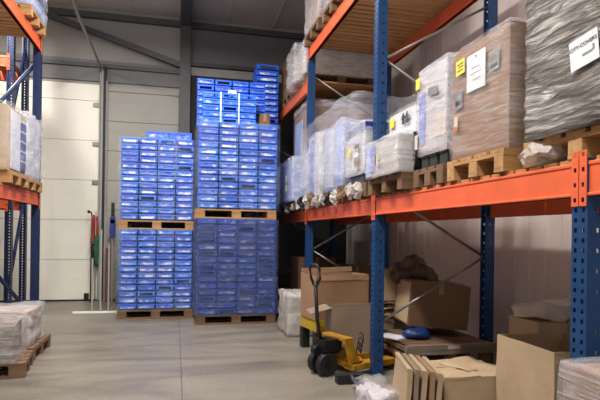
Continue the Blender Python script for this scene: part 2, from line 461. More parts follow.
def carton(label, loc, sx, sy, sz, m='card', rotz=0, group=None, wrap=None, seed=1, tape='y', name='carton', cat='carton', tapem='tape', bulge=.006, amp=.01):
    t = thing(name, label, cat, loc, rotz, group)
    b = B(); b.box(-sx/2, sx/2, -sy/2, sy/2, 0, sz-.006, cuts=5); b.wob(bulge, 2.2, seed, .01)
    for v in b.bm.verts: v.co.z = max(v.co.z, 0)
    b.build('body', m, t)
    if tape:
        if tape == 'y':
            for s in (-1, 1):
                b = B(); b.box(s*.004, s*sx/2*.99, -sy/2*.99, sy/2*.99, sz-.006, sz); b.build('flap', m, t, bevel=.002)
            b = B(); b.box(-.025, .025, -sy/2-.006, sy/2+.006, sz-.002, sz+.004); b.box(-.025, .025, -sy/2-.008, -sy/2-.004, sz-.12, sz+.003)
            b.build('tape', tapem, t)
        else:
            for s in (-1, 1):
                b = B(); b.box(-sx/2*.99, sx/2*.99, s*.004, s*sy/2*.99, sz-.006, sz); b.build('flap', m, t, bevel=.002)
            b = B(); b.box(-sx/2-.006, sx/2+.006, -.025, .025, sz-.002, sz+.004); b.box(-sx/2-.008, -sx/2-.004, -.025, .025, sz-.12, sz+.003)
            b.build('tape', tapem, t)
    if wrap: film_over(t, sx+.03, sy+.03, sz+.02, wrap, seed, amp)
    return t
def open_carton(label, loc, sx, sy, sz, m='card', rotz=0, flaps=(110, 110, 120, 120), seed=1, fl=.5, inner='cardin', group=None, jag=.012):
    """flaps: angle in degrees from closed (0) for -X, +X, -Y, +Y sides; None = no flap"""
    t = thing('open_carton', label, 'carton', loc, rotz, group); th = .007
    b = B()
    for (x0, x1, y0, y1) in ((-sx/2, -sx/2+th, -sy/2, sy/2), (sx/2-th, sx/2, -sy/2, sy/2), (-sx/2+th, sx/2-th, -sy/2, -sy/2+th), (-sx/2+th, sx/2-th, sy/2-th, sy/2)):
        b.box(x0, x1, y0, y1, 0, sz, cuts=4)
    b.box(-sx/2+th, sx/2-th, -sy/2+th, sy/2-th, 0, th)
    b.wob(jag, 2.6, seed, .02)
    for v in b.bm.verts: v.co.z = max(v.co.z, 0)
    b.build('body', m, t)
    for k, a in enumerate(flaps):
        if a is None: continue
        hor = k < 2; w = (sy if hor else sx)-.012; l = (sx if hor else sy)*fl
        q = B(); q.box(-w/2, w/2, 0, l, -.003, .003, cuts=4); q.wob(jag*1.2, 3.0, seed+k+5)
        for v in q.bm.verts: v.co.y = max(v.co.y, 0)
        o = q.build('flap', m, t)
        ang = math.radians(a)
        base = {0: (-sx/2, 0, -PI/2), 1: (sx/2, 0, PI/2), 2: (0, -sy/2, 0), 3: (0, sy/2, PI)}[k]
        o.location = (base[0], base[1], sz)
        o.rotation_euler = (ang, 0, base[2])
    return t
def sheet_label(parent, m, x, y, z, w, h, rot=0, name='label', lines=None, bars=()):
    """paper on a face looking to -X; w along Y, h along Z"""
    q = B(); q.box(-.001, .001, -w/2, w/2, -h/2, h/2)
    o = q.build(name, m, parent, loc=(x, y, z), rot=(rot, 0, 0))
    for (mm, y0, y1, z0, z1) in bars:
        k = B(); k.box(-.0026, -.001, y0*w/2, y1*w/2, z0*h/2, z1*h/2); k.build('print', mm, o)
    return o

# ---- right rack, lower shelf, front to back
PZ = DK1+.146
def shelf_pallet(label, yc, W=.8, x0=1.93, z=DK1, m='wood', L=1.2):
    return pallet(label, (x0+L/2, yc, z), L, W, 0, m)
shelf_pallet('pallet under the grey film-wrapped load at the right edge', 2.24, .8, 1.957)
t = thing('wrapped_load', 'big load in wrinkled grey stretch film with a white paper sign, top right', 'wrapped load', (2.53, 2.21, PZ))
b = B(); b.box(-.57, .57, -.34, .34, 0, 1.48, cuts=3); b.build('stacked_goods', 'card4', t)
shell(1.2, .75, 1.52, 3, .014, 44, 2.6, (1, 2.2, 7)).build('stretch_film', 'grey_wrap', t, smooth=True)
o = sheet_label(t, 'label_w', -.625, -.08, .36, .18, .15, -.12, 'paper_sign', bars=[('inkgrey', -.6, .1, -.35, -.2), ('inkgrey', -.75, -.62, -.3, .1)])
lettering('CITY-COVERS', .028, 'ink', o, (-.003, 0, .03), FACE)
# crumpled film tail beside that pallet
b = B(); b.blob((0, 0, .07), (.10, .13, .08), 3); b.wob(.05, 9, 2); b.wob(.02, 25, 4)
for v in b.bm.verts: v.co.z = max(0, v.co.z)
tag(b.build('film_scrap', 'filmbag', loc=(1.99, 2.52, DK1), smooth=False), 'crumpled clear film hanging at the corner of the grey load', 'film scrap')

shelf_pallet('pallet under the tall brown carton with a white sheet', 3.13, .68)
t = carton('tall brown carton with yellow sticker and white sheet, second from right on shelf', (2.47, 3.13, PZ), 1.0, .67, .78, 'cardpink', seed=4, wrap=None)
film_over(t, 1.03, .70, .79, 'filmcard', 5, .009, 0, 18)
X = -.505
sheet_label(t, 'label_y', X-.016, .205, .655, .11, .105, -.05, 'yellow_sticker', bars=[('ink', -.7, .7, -.5, -.35), ('ink', -.7, .5, -.05, .1), ('ink', -.7, .7, .35, .5)])
sheet_label(t, 'label_w', X-.016, .005, .57, .22, .25, 0, 'white_sheet', bars=[('inkgrey', -.1, .1, .75, .85), ('inkgrey', -.6, .6, -.1, -.06), ('inkgrey', -.4, .5, .2, .24), ('inkgrey', -.5, .3, -.45, -.41)])
sheet_label(t, 'inkgrey', X-.010, -.19, .58, .11, .13, 0, 'printed_mark', bars=[('ink', -.7, .7, -.7, -.3), ('card4', -.6, .6, .1, .5)])
sheet_label(t, 'inkgrey', X-.010, .235, .43, .10, .13, 0, 'printed_mark', bars=[('ink', -.7, .7, -.6, -.1)])
sheet_label(t, 'cardwhite', X-.020, .25, .26, .05, .10, .1, 'paper_tag', bars=[('orange', -.8, .8, -.9, -.4)])

shelf_pallet('dark pallet under the bluish-white wrapped box', 3.78, .5, m='woodd')
for k, yy in enumerate((3.62, 3.78, 3.92)):
    b = B(); b.box(-.10, .10, -.06, .06, 0, .10); b.box(-.11, .11, -.065, .065, .09, .11)
    tag(b.build('small_crate', 'greencrate', loc=(2.08, yy, PZ), bevel=.01), ['dark green small crate nearest the brown carton', 'dark green small crate in the middle under film', 'dark green small crate nearest the strapping'][k], 'crate', 'dark green crates on the shelf')
t = carton('bluish-white wrapped box with yellow sticker left of the tall brown carton', (2.37, 3.775, PZ+.11), .8, .46, .70, 'lavboard', seed=6, wrap='filmmilk', amp=.014)
b = B(); b.box(-.408, -.404, .12, .225, .1, .52); b.build('blue_band', 'midblue', t)
b = B(); b.box(-.406, -.402, -.22, -.02, .12, .30); b.build('printed_panel', 'cardwhite', t)
sheet_label(t, 'label_y', -.436, .20, .60, .07, .09, 0, 'yellow_sticker')
sheet_label(t, 'inkgrey', -.434, -.06, .48, .16, .06, .15, 'printed_mark')
sheet_label(t, 'cardwhite', -.436, .215, .12, .05, .12, 0, 'paper_tag')
# black strap bundle
b = B()
for k in range(5):
    b.tube([(-.02+.012*k, .02*math.sin(k), 0), (-.02+.01*k, .03*math.cos(k*2), .17), (.01*k-.03, .02*math.sin(k*3), .34)], .012, 6)
tag(b.build('black_strapping', 'black', loc=(1.99, 4.08, PZ), smooth=True), 'bundle of black strapping upright between two wrapped boxes', 'strapping')

shelf_pallet('brown pallet with three blocks just right of the second blue post', 4.50, .8, 1.86, m='woodd')
t = carton('long grey-white wrapped carton with blue edge beside the second blue post', (2.22, 4.48, PZ), .78, .75, .325, 'greyboard', seed=8, wrap='filmmilk', amp=.012)
b = B(); b.box(-.400, -.394, .16, .25, .06, .315); b.build('blue_band', 'midblue', t)
b = B(); b.box(-.400, -.394, .26, .37, .02, .32); b.build('pale_band', 'paleblue', t)
sheet_label(t, 'cardwhite', -.416, .06, .15, .06, .11, 0, 'paper_tag', bars=[('woodd', .3, .9, -.9, .9)])
t = carton('white box with yellow sticker standing on top behind the wrapped carton', (2.26, 4.50, PZ+.35), .40, .68, .28, 'white', seed=9, wrap='filmlight')
sheet_label(t, 'label_y', -.222, .24, .20, .10, .09, 0, 'yellow_sticker')
for yy in (-.02, -.10):
    b = B(); b.prism([(-.025, .0), (.025, .0), (.025, .05), (.045, .05), (0, .11), (-.045, .05), (-.025, .05)], 'x', -.224, -.221)
    b.build('up_arrow', 'ink', t, loc=(0, yy, .14))

# bay behind the second post
shelf_pallet('pallet under the white sacks with a blue top band', 5.42, .8, 1.88, m='woodd')
PK = {}
t = PK['white'] = carton('white wrapped pack with yellow dot and printed panel, beyond the second post', (2.28, 5.38, PZ+.10), .78, .62, .52, 'white', seed=10, wrap='filmmilk', amp=.016)
b = B(); b.box(-.40, .39, -.33, .33, .44, .53); b.build('blue_top_band', 'deepblue', t)
b = B(); b.cyl((-.421, .13, .26), (-.418, .13, .26), .055, 16); b.build('yellow_dot', 'label_y', t)
o = sheet_label(t, 'woodg', -.42, -.12, .2, .13, .24, 0, 'printed_panel', bars=[('label_w', -.9, .9, -.1, .6), ('card', -.5, .8, -.55, -.2)])
lettering('19NI', .05, 'inkblue', o, (-.004, 0, .045), FACE)
b = B(); b.box(-.16, .16, -.2, .2, 0, .10); b.box(-.17, .17, -.21, .21, .085, .1)
tag(b.build('grey_tray', 'steel', loc=(2.06, 5.35, PZ), bevel=.008), 'dark grey tray under the white pack with a yellow dot', 'tray')
t = PK['sack'] = carton('pale blue wrapped sack stack left of the white pack', (2.29, 6.16, PZ), .80, .74, .80, 'paleblue', seed=11, wrap='filmmilk', tape=None, name='wrapped_sacks', cat='sacks', amp=.02)
b = B(); b.box(-.410, -.404, -.02, .2, .05, .76); b.build('white_panel', 'white', t)
shelf_pallet('pallet under the pale blue wrapped sacks', 6.24, .8, 1.88, m='woodd')
shelf_pallet('pallet under the white and blue pack before the third post', 7.2, .8, 1.86, m='woodd')
t = PK['pack'] = carton('white and blue wrapped pack right before the third blue post', (2.26, 6.91, PZ), .84, .62, .80, 'white', seed=12, wrap='filmmilk', tape=None, name='wrapped_pack', cat='wrapped pack', amp=.02)
b = B(); b.box(-.428, -.422, .02, .24, .02, .76); b.build('blue_panel', 'midblue', t)
t = PK['narrow'] = carton('narrow blue wrapped pack touching the third post on its right', (2.23, 7.47, PZ), .74, .34, .66, 'paleblue', seed=13, wrap='filmmilk', tape=None, name='wrapped_pack', cat='wrapped pack', amp=.02)
b = B(); b.box(-.378, -.372, -.1, .04, .02, .58); b.build('white_panel', 'white', t)
b = B(); b.box(-.45, .45, -1.25, 1.25, 0, 1.03, cuts=16)
for v in b.bm.verts:
    v.co.z *= .90+.04*math.sin(1.2+v.co.y*1.3)
b.wrinkle(.035, 2.6, 4, (1, 1, 2)); b.wob(.03, 5, 3)
for v in b.bm.verts: v.co.z = max(v.co.z, .12)
tag(b.build('stretch_film', 'filmlight', loc=(2.25, 6.37, PZ+.02), smooth=True), 'loose clear film thrown over the white and pale blue packs between the posts', 'stretch film')
# bay beyond the third post
shelf_pallet('far pallet under the carton beyond the third post', 8.42, .8, 1.92, m='woodd')
t = carton('big brown carton with printed stripe beyond the third blue post', (2.58, 8.42, PZ), 1.14, 1.0, 1.52, 'cardpink', seed=14)
film_over(t, 1.18, 1.04, 1.60, 'filmlight', 15, .01, 0, 16)
b = B(); b.box(.1-.55, .1-.1, -.512, -.508, 1.32, 1.44); b.build('printed_stripe', 'card3', t)
b = B(); b.box(-.578, -.574, -.1, .45, .1, 1.35); b.build('pale_panel', 'paleblue', t)
b = B(); b.box(-.58, .58, -.52, .52, 1.50, 1.56, cuts=8); b.wrinkle(.03, 4, 3); b.build('film_cap', 'filmmilk', t, smooth=True)
t = PK['far'] = carton('light blue wrapped pack with two pale green labels, farthest on the shelf', (1.865, 8.5, PZ-.02), .20, 1.24, .66, 'paleblue', seed=16, wrap='filmmilk', tape=None, name='wrapped_pack', cat='wrapped pack', amp=.02)
for z in (.22, .37):
    sheet_label(t, 'label_g', -.135, -.22, z, .13, .10, 0, 'green_label')
# rags of film dangling over the beam
SH = [PK['white']]*2 + [PK['sack']]*4 + [PK['pack']]*2 + [PK['narrow']]*2 + [PK['far']]*5
for k in range(15):
    yy = 5.15+.27*k; h = R.uniform(.10, .19)
    b = B(); b.blob((0, 0, 0), (.04, R.uniform(.04, .09), h*.6), 3); b.wob(.06, 11, k); b.wob(.025, 30, k)
    for v in b.bm.verts: v.co.x = min(v.co.x, .035)
    p = SH[k]; b.build('film_tail', ('filmbag', 'filmbag', 'woodd', 'filmbag', 'black')[k % 5], p, loc=(1.84-p.location.x, yy-p.location.y, DK1+.07-p.location.z))

# ---- right rack, upper shelves
shelf_pallet('dark pallet on the top shelf nearest the third post', 7.38, .8, 1.88, DK2, 'woodd')
t = carton('film-wrapped brown load on the top shelf above the third post', (2.48, 7.4, DK2+.144), 1.14, .78, .9, 'card', seed=21, wrap='filmmilk', name='wrapped_load', cat='wrapped load', amp=.03)
shelf_pallet('dark pallet on the top shelf, second from the third post', 6.45, .8, 1.9, DK2, 'woodd')
carton('film-wrapped brown load on the top shelf at the picture edge', (2.5, 6.45, DK2+.144), 1.12, .78, .7, 'card3', seed=22, wrap='film', name='wrapped_load', cat='wrapped load', amp=.02)
shelf_pallet('high pallet beyond the third post under the wrapped white load', 8.36, .8, 1.95, DK3, 'woodd')
t = carton('silvery film-wrapped load high up just beyond the third post', (2.53, 8.36, DK3+.144), 1.16, .78, .5, 'cardwhite', seed=23, wrap='filmmilk', name='wrapped_load', cat='wrapped load', amp=.025)
shelf_pallet('high pallet at the far end under the stacked brown cartons', 9.4, .8, 1.95, DK3, 'woodd')
for k in range(3):
    carton('brown carton at the far end of the high shelf, %s of three' % ('lowest', 'middle', 'topmost')[k], (2.5, 9.38, DK3+.144+.235*k), 1.1, 1.0, .232, 'card3', seed=24+k, tape='y', group='brown cartons on the far high shelf')
b = shell(.16, .62, .62, 5, .03, 10, 4); tag(b.build('hanging_film', 'film', loc=(1.9, 8.42, DK3+.02), smooth=True), 'pale blue-white film sheet hanging down the far high load', 'film')

# ---- left rack loads
def left_pallet(label, yc, z, x1=-1.93, m='wood', W=.8): return pallet(label, (x1-.6, yc, z), 1.2, W, 0, m)
DL = 1.79+.194
left_pallet('pallet on the left rack beside the end post', 8.04, DL, -1.95)
t = carton('wrapped white load on the left rack next to the end post', (-2.55, 8.02, DL+.144), 1.14, .72, .86, 'white', seed=31, wrap='filmmilk', name='wrapped_load', cat='wrapped load', amp=.03)
left_pallet('pallet on the left rack at the picture edge', 7.2, DL, -1.92)
t = carton('wrapped orange-brown load on the left rack at the picture edge', (-2.52, 7.15, DL+.145), 1.14, .76, .78, 'card2', seed=32, wrap='filmlight', name='wrapped_load', cat='wrapped load', amp=.03)
for k in range(5):
    b = B(); b.box(.574, .587, .12, .34, .06+.125*k, .16+.125*k); b.build('blue_box_front', 'deepblue', t)
    b = B(); b.box(.574, .589, .13, .33, .165+.125*k, .18+.125*k); b.build('white_strip', 'label_w', t)
b = B(); b.box(.574, .583, -.28, .10, .03, .74); b.build('white_panel', 'white', t)
left_pallet('pallet on the top shelf of the left rack', 8.0, DK2, -1.92)
t = carton('blue and white wrapped load on the left rack top shelf', (-2.5, 8.0, DK2+.144), 1.14, .78, .9, 'paleblue', seed=33, wrap='film', name='wrapped_load', cat='wrapped load', amp=.03)
b = B(); b.box(.575, .585, -.36, 0, .25, .8); b.build('blue_panel', 'midblue', t)
pallet('front pallet on the floor at the left edge', (-2.02, 5.68, 0), 1.2, .6, .12, 'woodr')
t = carton('grey film-wrapped low load on the front left floor pallet', (-2.06, 5.67, .145), 1.06, .54, .36, 'woodg', rotz=.12, bulge=.03, seed=34, name='wrapped_load', cat='wrapped load', tape=None)
shell(1.13, .59, .40, 34, .03, 20, 3.2, (1, 1, 2)).build('stretch_film', M['filmcard'], t, smooth=True)
left_pallet('second pallet on the floor by the left end post', 6.53, 0, -1.48, 'woodr')
t = carton('brown and white wrapped load on the second left floor pallet', (-2.02, 6.5, .145), .92, .62, .38, 'card2', seed=35, wrap='filmmilk', name='wrapped_load', cat='wrapped load', tape=None, amp=.03)

# ------------------------------------------------------------------ blue crate stacks
ORD = ['first', 'second', 'third', 'fourth', 'fifth', 'sixth', 'seventh', 'eighth', 'ninth', 'tenth', 'eleventh', 'twelfth', 'thirteenth', 'fourteenth', 'fifteenth']
def nth(k):
    if k < 15: return ORD[k]
    n = k+1; return '%d%s' % (n, {1: 'st', 2: 'nd', 3: 'rd'}.get(n % 10 if n not in (11, 12, 13) else 0, 'th'))
def crate_proto(w, d, h, m='crate', bag='fillwhite', seed=0):
    t = thing('blue_crate', 'blue plastic crate', 'crate'); th = .008
    b = B(); W, D = w/2, d/2
    b.box(-W+.05, W-.05, -D+.06, D-.012, 0, .022)
    b.box(-W+.006, W-.006, -D+.006, D-.006, .020, .028)
    for q in (-1, 1):
        b.box(q*(W-.006), q*(W-.006-th), -D+.006, D-.006, .02, h-.016)
    b.box(-W+.014, W-.014, D-.014, D-.006, .02, h-.016)
    # front wall with a long hand opening
    b.box(-W+.014, W-.014, -D+.006, -D+.014, .02, h*.30)
    b.box(-W+.014, -W*.74, -D+.006, -D+.014, h*.30, h*.74); b.box(W*.74, W-.014, -D+.006, -D+.014, h*.30, h*.74)
    b.box(-W+.014, W-.014, -D+.006, -D+.014, h*.74, h-.016)
    # rim
    b.box(-W, W, -D, -D+.016, h-.020, h-.003); b.box(-W, W, D-.016, D, h-.020, h-.003)
    b.box(-W, -W+.016, -D+.016, D-.016, h-.020, h-.003); b.box(W-.016, W, -D+.016, D-.016, h-.020, h-.003)
    b.build('crate_body', m, t)
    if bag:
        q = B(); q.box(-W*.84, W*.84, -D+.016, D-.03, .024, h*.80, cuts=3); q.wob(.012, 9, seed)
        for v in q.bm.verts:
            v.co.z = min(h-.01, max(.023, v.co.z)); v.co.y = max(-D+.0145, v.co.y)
        q.build('pale_filling', bag, t)  # pale mottled block filling the crate behind its front opening
    return t
def tier(x0, y0, z0, cols, rows, w, d, h, where, group, mats=('crate', 'cratedim'), fills=('fillwhite', 'filldim', None), seed=1, pw=(5, 3, .4)):
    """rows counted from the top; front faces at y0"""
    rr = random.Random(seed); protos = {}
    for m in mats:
        for bg in fills: protos[m, bg] = None
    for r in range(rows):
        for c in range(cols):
            key = (rr.choice(mats), rr.choices(fills, pw[:len(fills)])[0])
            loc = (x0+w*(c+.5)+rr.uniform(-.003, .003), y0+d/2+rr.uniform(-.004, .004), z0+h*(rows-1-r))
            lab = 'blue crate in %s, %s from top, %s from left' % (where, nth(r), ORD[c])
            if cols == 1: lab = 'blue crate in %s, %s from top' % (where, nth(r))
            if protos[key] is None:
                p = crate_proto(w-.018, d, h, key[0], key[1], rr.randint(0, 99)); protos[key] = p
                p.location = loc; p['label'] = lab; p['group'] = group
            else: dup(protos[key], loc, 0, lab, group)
DP = .76
XL, YL = -.90, 8.84
pallet('floor pallet under the left blue crate stack', (XL+.59, YL+.4, 0), 1.2, .8, 0, 'woodd')
tier(XL, YL, .144, 4, 13, .293, DP, .1015, "the left stack's lower tier", 'crates of the left stack, lower tier', seed=1)
zl = .144+13*.1015
pallet('pallet halfway up the left blue crate stack', (XL+.59, YL+.4, zl), 1.2, .8)
tier(XL+.005, YL, zl+.144, 4, 13, .293, DP, .1035, "the left stack's upper tier", 'crates of the left stack, upper tier', seed=2)
zl2 = zl+.144+13*.1035
p = crate_proto(.37, .3, .15, 'cratedim', 'filldim', 5); p.location = (-.32, 9.15, zl2); p['label'] = 'larger blue crate alone on top of the left stack, left of two'; p['group'] = 'crates topping the left stack'
dup(p, (.055, 9.15, zl2), 0, 'larger blue crate on top of the left stack, right of two', 'crates topping the left stack')
XR, YR = .315, 8.12
pallet('floor pallet under the right blue crate stack', (XR+.617, YR+.4, 0), 1.24, .8, 0, 'woodr')
tier(XR, YR, .144, 4, 15, .3085, DP, .1, "the right stack's lower tier", 'crates of the right stack, lower tier', mats=('cratedim',), seed=3, pw=(1, 4, 2))
zr = .144+1.5
pallet('pallet halfway up the right blue crate stack', (XR+.60, YR+.4, zr), 1.26, .8)
tier(XR+.005, YR, zr+.144, 4, 13, .3085, DP, .104, "the right stack's middle tier", 'crates of the right stack, middle tier', seed=4)
zr2 = zr+.144+13*.104
tier(XR+.06, YR+.15, zr2, 3, 5, .285, .3, .098, 'the front block atop the right stack', 'crates atop the right stack, front', mats=('crate',), fills=('filldim', None), seed=5)
tier(XR-.02, YR+.46, zr2, 4, 8, .285, .3, .098, 'the rear block atop the right stack', 'crates atop the right stack, rear', mats=('cratedim',), fills=('filldim', None), seed=6)
for k, xx in enumerate((XR+.345, XR+.63)):
    b = B(); b.box(-.012, .012, -.004, .004, 0, .5); b.box(-.012, .012, -.004, .1, .498, .503)
    tag(b.build('white_bar', 'label_w', loc=(xx, YR+.142, zr2)), '%s white upright bar before the small crate block atop the right stack' % ('left', 'right')[k], 'strap', 'white bars')  # plain white bars standing before the front crate block
carton('small brown carton beside the crates atop the right stack', (XR+1.05, YR+.27, zr2), .16, .24, .2, 'card3', seed=40)
b = B(); b.blob((0, 0, .05), (.07, .07, .06), 3); b.wob(.04, 14, 3)
for v in b.bm.verts: v.co.z = max(0, v.co.z)
tag(b.build('film_ball', 'label_w', loc=(.86, YR+.3, zr2+.49)), 'bright white crumpled film ball on top of the right stack', 'film scrap')
pallet('pallet under the thin crate tower behind the right stack', (1.62, 9.9, 0), .5, .8)
tier(1.42, 9.62, .144, 1, 40, .43, .6, .111, 'the thin far tower behind the right stack', 'crates of the far tower', mats=('cratedim',), fills=('fillwhite', None), seed=7)
for k, (x0, x1, y0) in enumerate(((-.86, .24, 9.8), (.34, 1.2, 9.25))):  # invented black loads, added to keep the pallet gaps dark
    pallet(('added pallet under the black backing load behind the left crate stack', 'added pallet under the black backing load behind the right crate stack')[k], ((x0+x1)/2, y0+.4, 0), x1-x0, .8, 0, 'woodd')
    t = thing('black_gap_backing', ('added black load darkening the pallet gaps behind the left crate stack', 'added black load darkening the pallet gaps behind the right crate stack')[k], 'wrapped load', ((x0+x1)/2, y0+.4, .144))
    b = B(); b.box(-(x1-x0)/2+.04, (x1-x0)/2-.04, -.36, .36, 0, 2.2); b.build('stacked_goods', 'card3', t)
    shell(x1-x0-.02, .78, 2.24, 60+k, .01, 14).build('stretch_film', 'black', t, smooth=True)
# films round the tiers
def stack_film(label, x0, y0, z0, w, d, h, m, seed, amp=.008, cuts=18):
    b = shell(w+.05, d+.05, h+.01, seed, amp, cuts, 3.5, (1, 1, 4), rnd=.12)
    b.bm.normal_update(); bmesh.ops.delete(b.bm, geom=[f for f in b.bm.faces if abs(f.normal.z) > .85], context='FACES')
    return tag(b.build('stretch_film', m, loc=(x0+w/2, y0+d/2, z0), smooth=True), label, 'stretch film')
stack_film('heavy wrinkled stretch film round the lower right crate tier', XR, YR, .15, 1.236, DP, 1.47, 'filmheavy', 51, .018, 30)
stack_film('clear stretch film round the middle tier of the right stack', XR, YR, zr+.146, 1.245, DP, 1.35, 'filmstack', 52)
stack_film('clear stretch film round the lower left crate tier', XL, YL, .148, 1.175, DP, 1.31, 'filmstack', 53, .006)
stack_film('clear stretch film round the upper left crate tier', XL, YL, zl+.146, 1.18, DP, 1.34, 'filmstack', 54, .006)

# ------------------------------------------------------------------ things by the doors
t = thing('barrier_stand', 'pale metal stand with three uprights on a floor bar before the white door', 'stand', (-1.33, 9.6, 0))
b = B(); b.box(-.38, .36, -.03, .03, 0, .03); b.build('floor_bar', 'doorwhite', t, bevel=.004)
for x, h in ((-.07, .95), (.07, 1.45), (.2, 1.2)):
    b = B(); b.box(x-.014, x+.014, -.014, .014, .03, h); b.build('upright', 'trimlight', t, bevel=.003)
t = thing('long_pole', 'black pole with curved top leaning on the white door', 'pole', (-1.64, 11.05, 0))
b = B(); b.tube([(0, 0, 0), (0, .03, 1.0), (0, .06, 1.72), (-.02, .06, 1.80), (-.06, .06, 1.81)], .016, 8); b.build('shaft', 'black', t, smooth=True)
b = B(); b.cyl((-.085, .06, 1.81), (-.045, .06, 1.81), .03, 10); b.build('knob', 'black', t, smooth=True)
t = thing('furled_flag', 'furled red and green flag hanging at the door edge', 'flag', (-1.555, 11.08, .72))
def cloth(z0, z1, x0, x1, m, seed):
    b = B(); b.box(x0, x1, -.03, .03, z0, z1, cuts=6); b.wob(.03, 6, seed); return b.build('cloth', m, t, smooth=True)
cloth(.45, 1.02, -.09, -.02, 'red', 1); cloth(.62, 1.0, .0, .04, 'red', 2); cloth(.0, .62, -.02, .055, 'green', 3)
cloth(.02, .5, -.085, -.03, 'black', 4)
b = B(); b.tube([(-.01, 0, -.7), (-.01, 0, 1.1)], .012, 8); b.build('flagstaff', 'trimlight', t, smooth=True)
b = B(); b.box(-.05, .05, -.012, .012, 0, 1.08)
tag(b.build('board', 'boardbrown', loc=(-1.33, 11.1, 0), rot=(-.05, 0, 0)), 'narrow brown board leaning against the grey door', 'board')
t = thing('hand_crank', 'blue and black post with crank arm beside the left crate stack', 'crank post', (-1.235, 11.0, 0))
b = B(); b.box(-.012, .012, -.012, .012, 0, 1.3); b.build('post', 'trimlight', t)
b = B(); b.box(-.05, .05, -.05, .05, 1.3, 1.72); b.build('housing', 'deepblue', t, bevel=.01)
b = B(); b.box(-.03, .03, -.03, .03, 1.72, 2.0); b.cyl((0, -.05, 1.62), (0, .05, 1.62), .05, 12); b.build('cap', 'black', t, bevel=.008)
b = B(); b.tube([(0, 0, 1.9), (.2, -.02, 1.84)], .012, 6); b.build('arm', 'galv', t)
b = B(); b.box(-.14, .14, -.02, .02, 0, .7)
tag(b.build('metal_sheet', 'steel', loc=(-1.02, 10.6, 0), rot=(-.06, .35, 0)), 'dark grey metal sheet leaning behind the left crate stack', 'metal sheet')

# ------------------------------------------------------------------ pallet jack under the rack
JR = math.radians(20)
t = thing('pallet_jack', 'yellow and black hand pallet jack standing at the rack post', 'pallet jack', (1.46, 5.07, 0), JR)
for s in (-1, 1):
    b = B(); b.cyl((0, s*.035, .115), (0, s*.11, .115), .115, 28)
    w = b.build('steer_wheel', 'rubber', t, bevel=.012)
    b = B(); b.cyl((0, s*.03, .115), (0, s*.116, .115), .05, 16); b.build('wheel_hub', 'blackmetal', w)
b = B(); b.cyl((0, 0, .06), (0, 0, .36), .05, 16); b.box(-.05, .17, -.10, .10, .24, .36); b.box(-.03, .2, -.03, .03, .2, .3); b.cyl((-.08, -.03, .25), (-.08, .03, .25), .05, 14); b.box(-.1, .0, -.028, .028, .2, .3)
b.build('pump', 'blackmetal', t, bevel=.006)
b = B(); b.prism([(.20, .10), (.34, .05), (.34, .10), (.28, .24), (.22, .36), (.14, .38), (.13, .33)], 'y', -.20, -.17)
b.prism([(.20, .10), (.34, .05), (.34, .10), (.28, .24), (.22, .36), (.14, .38), (.13, .33)], 'y', .17, .20)
b.box(.13, .24, -.20, .20, .345, .38); b.box(.26, .28, -.20, .20, .10, .25); b.box(.2, .34, -.26, .26, .07, .12)
b.build('chassis', 'yellow', t, bevel=.006)
for s in (-1, 1):
    b = B(); b.prism([(.2, .12), (.78, .12), (.86, .085), (.86, .06), (.2, .055)], 'y', s*.17-.07, s*.17+.07)
    fk = b.build('fork', 'yellow', t, bevel=.005)
    b = B(); b.cyl((.74, s*.17-.055, .04), (.74, s*.17+.055, .04), .04, 16); b.build('load_roller', 'rubber', fk)
b = B(); b.tube([(-.02, 0, .3), (-.07, 0, .55), (-.10, 0, .95)], .02, 10); b.build('handle_shaft', 'blackmetal', t, smooth=True)
b = B(); b.tube([(-.10, -.02, .9), (-.10, -.08, .98), (-.11, -.085, 1.07), (-.115, -.05, 1.11), (-.115, .05, 1.11), (-.11, .085, 1.07), (-.10, .08, .98), (-.10, .02, .9)], .014, 8)
b.build('grip_loop', 'blackmetal', t, smooth=True)
b = B(); b.tube([(-.08, .0, .95), (-.07, .0, 1.06)], .007, 6); b.build('release_lever', 'galv', t)
b = B()
pts = []
for k in range(40):
    a = k*.55; pts.append((.30+.03*math.cos(a)+.001*k, -.205+.004*math.sin(a), .22+.055*math.sin(a)+.004*k))
b.tube(pts, .006, 6); b.build('coiled_hose', 'black', t, smooth=True)
b = B(); b.blob((0, 0, .035), (.09, .05, .04), 3); b.wob(.025, 16, 2)
for v in b.bm.verts: v.co.z = max(0, v.co.z)
tag(b.build('glove', 'orangecloth', loc=(1.78, 5.04, .122), smooth=True), 'orange work glove lying on the fork of the pallet jack', 'glove')
b = B(); b.box(-.13, .13, -.05, .05, 0, .09); b.box(-.135, .135, -.052, .052, .075, .092)
tag(b.build('wooden_beam', 'rubber', loc=(1.63, 4.72, 0), rotz=.0, bevel=.006), 'dark brown block on the floor before the pallet jack', 'block')
# goods on and behind the jack
open_carton('open brown carton standing on the forks of the pallet jack', (1.95, 5.58, .123), .56, .33, .49, 'card4', rotz=-.06, flaps=(195, 262, None, 262), seed=61, fl=.42)
t = thing('plastic_platform', 'yellow plastic platform under the big brown carton behind the pallet jack', 'platform', (1.92, 6.2, 0), .15)
b = B(); b.box(-.34, .34, -.24, .24, .26, .40); b.box(-.32, .32, -.245, -.24, .30, .36); b.build('top', 'yellowbox', t, bevel=.008)
for x in (-.3, .3):
    for y in (-.2, .2):
        b = B(); b.box(x-.05, x+.05, y-.05, y+.05, 0, .26); b.build('leg', 'black', t, bevel=.006)
t = open_carton('big brown carton at the back behind the pallet jack handle', (1.93, 6.20, .401), .72, .46, .53, 'card', rotz=.15, flaps=(None, None, 262, 95), seed=62, fl=.14)
t = thing('white_bale', 'greyish white bale in clear plastic by the back of the big brown carton', 'bale', (1.75, 7.32, 0))
b = B(); b.box(-.19, .19, -.3, .3, 0, .56, cuts=6)
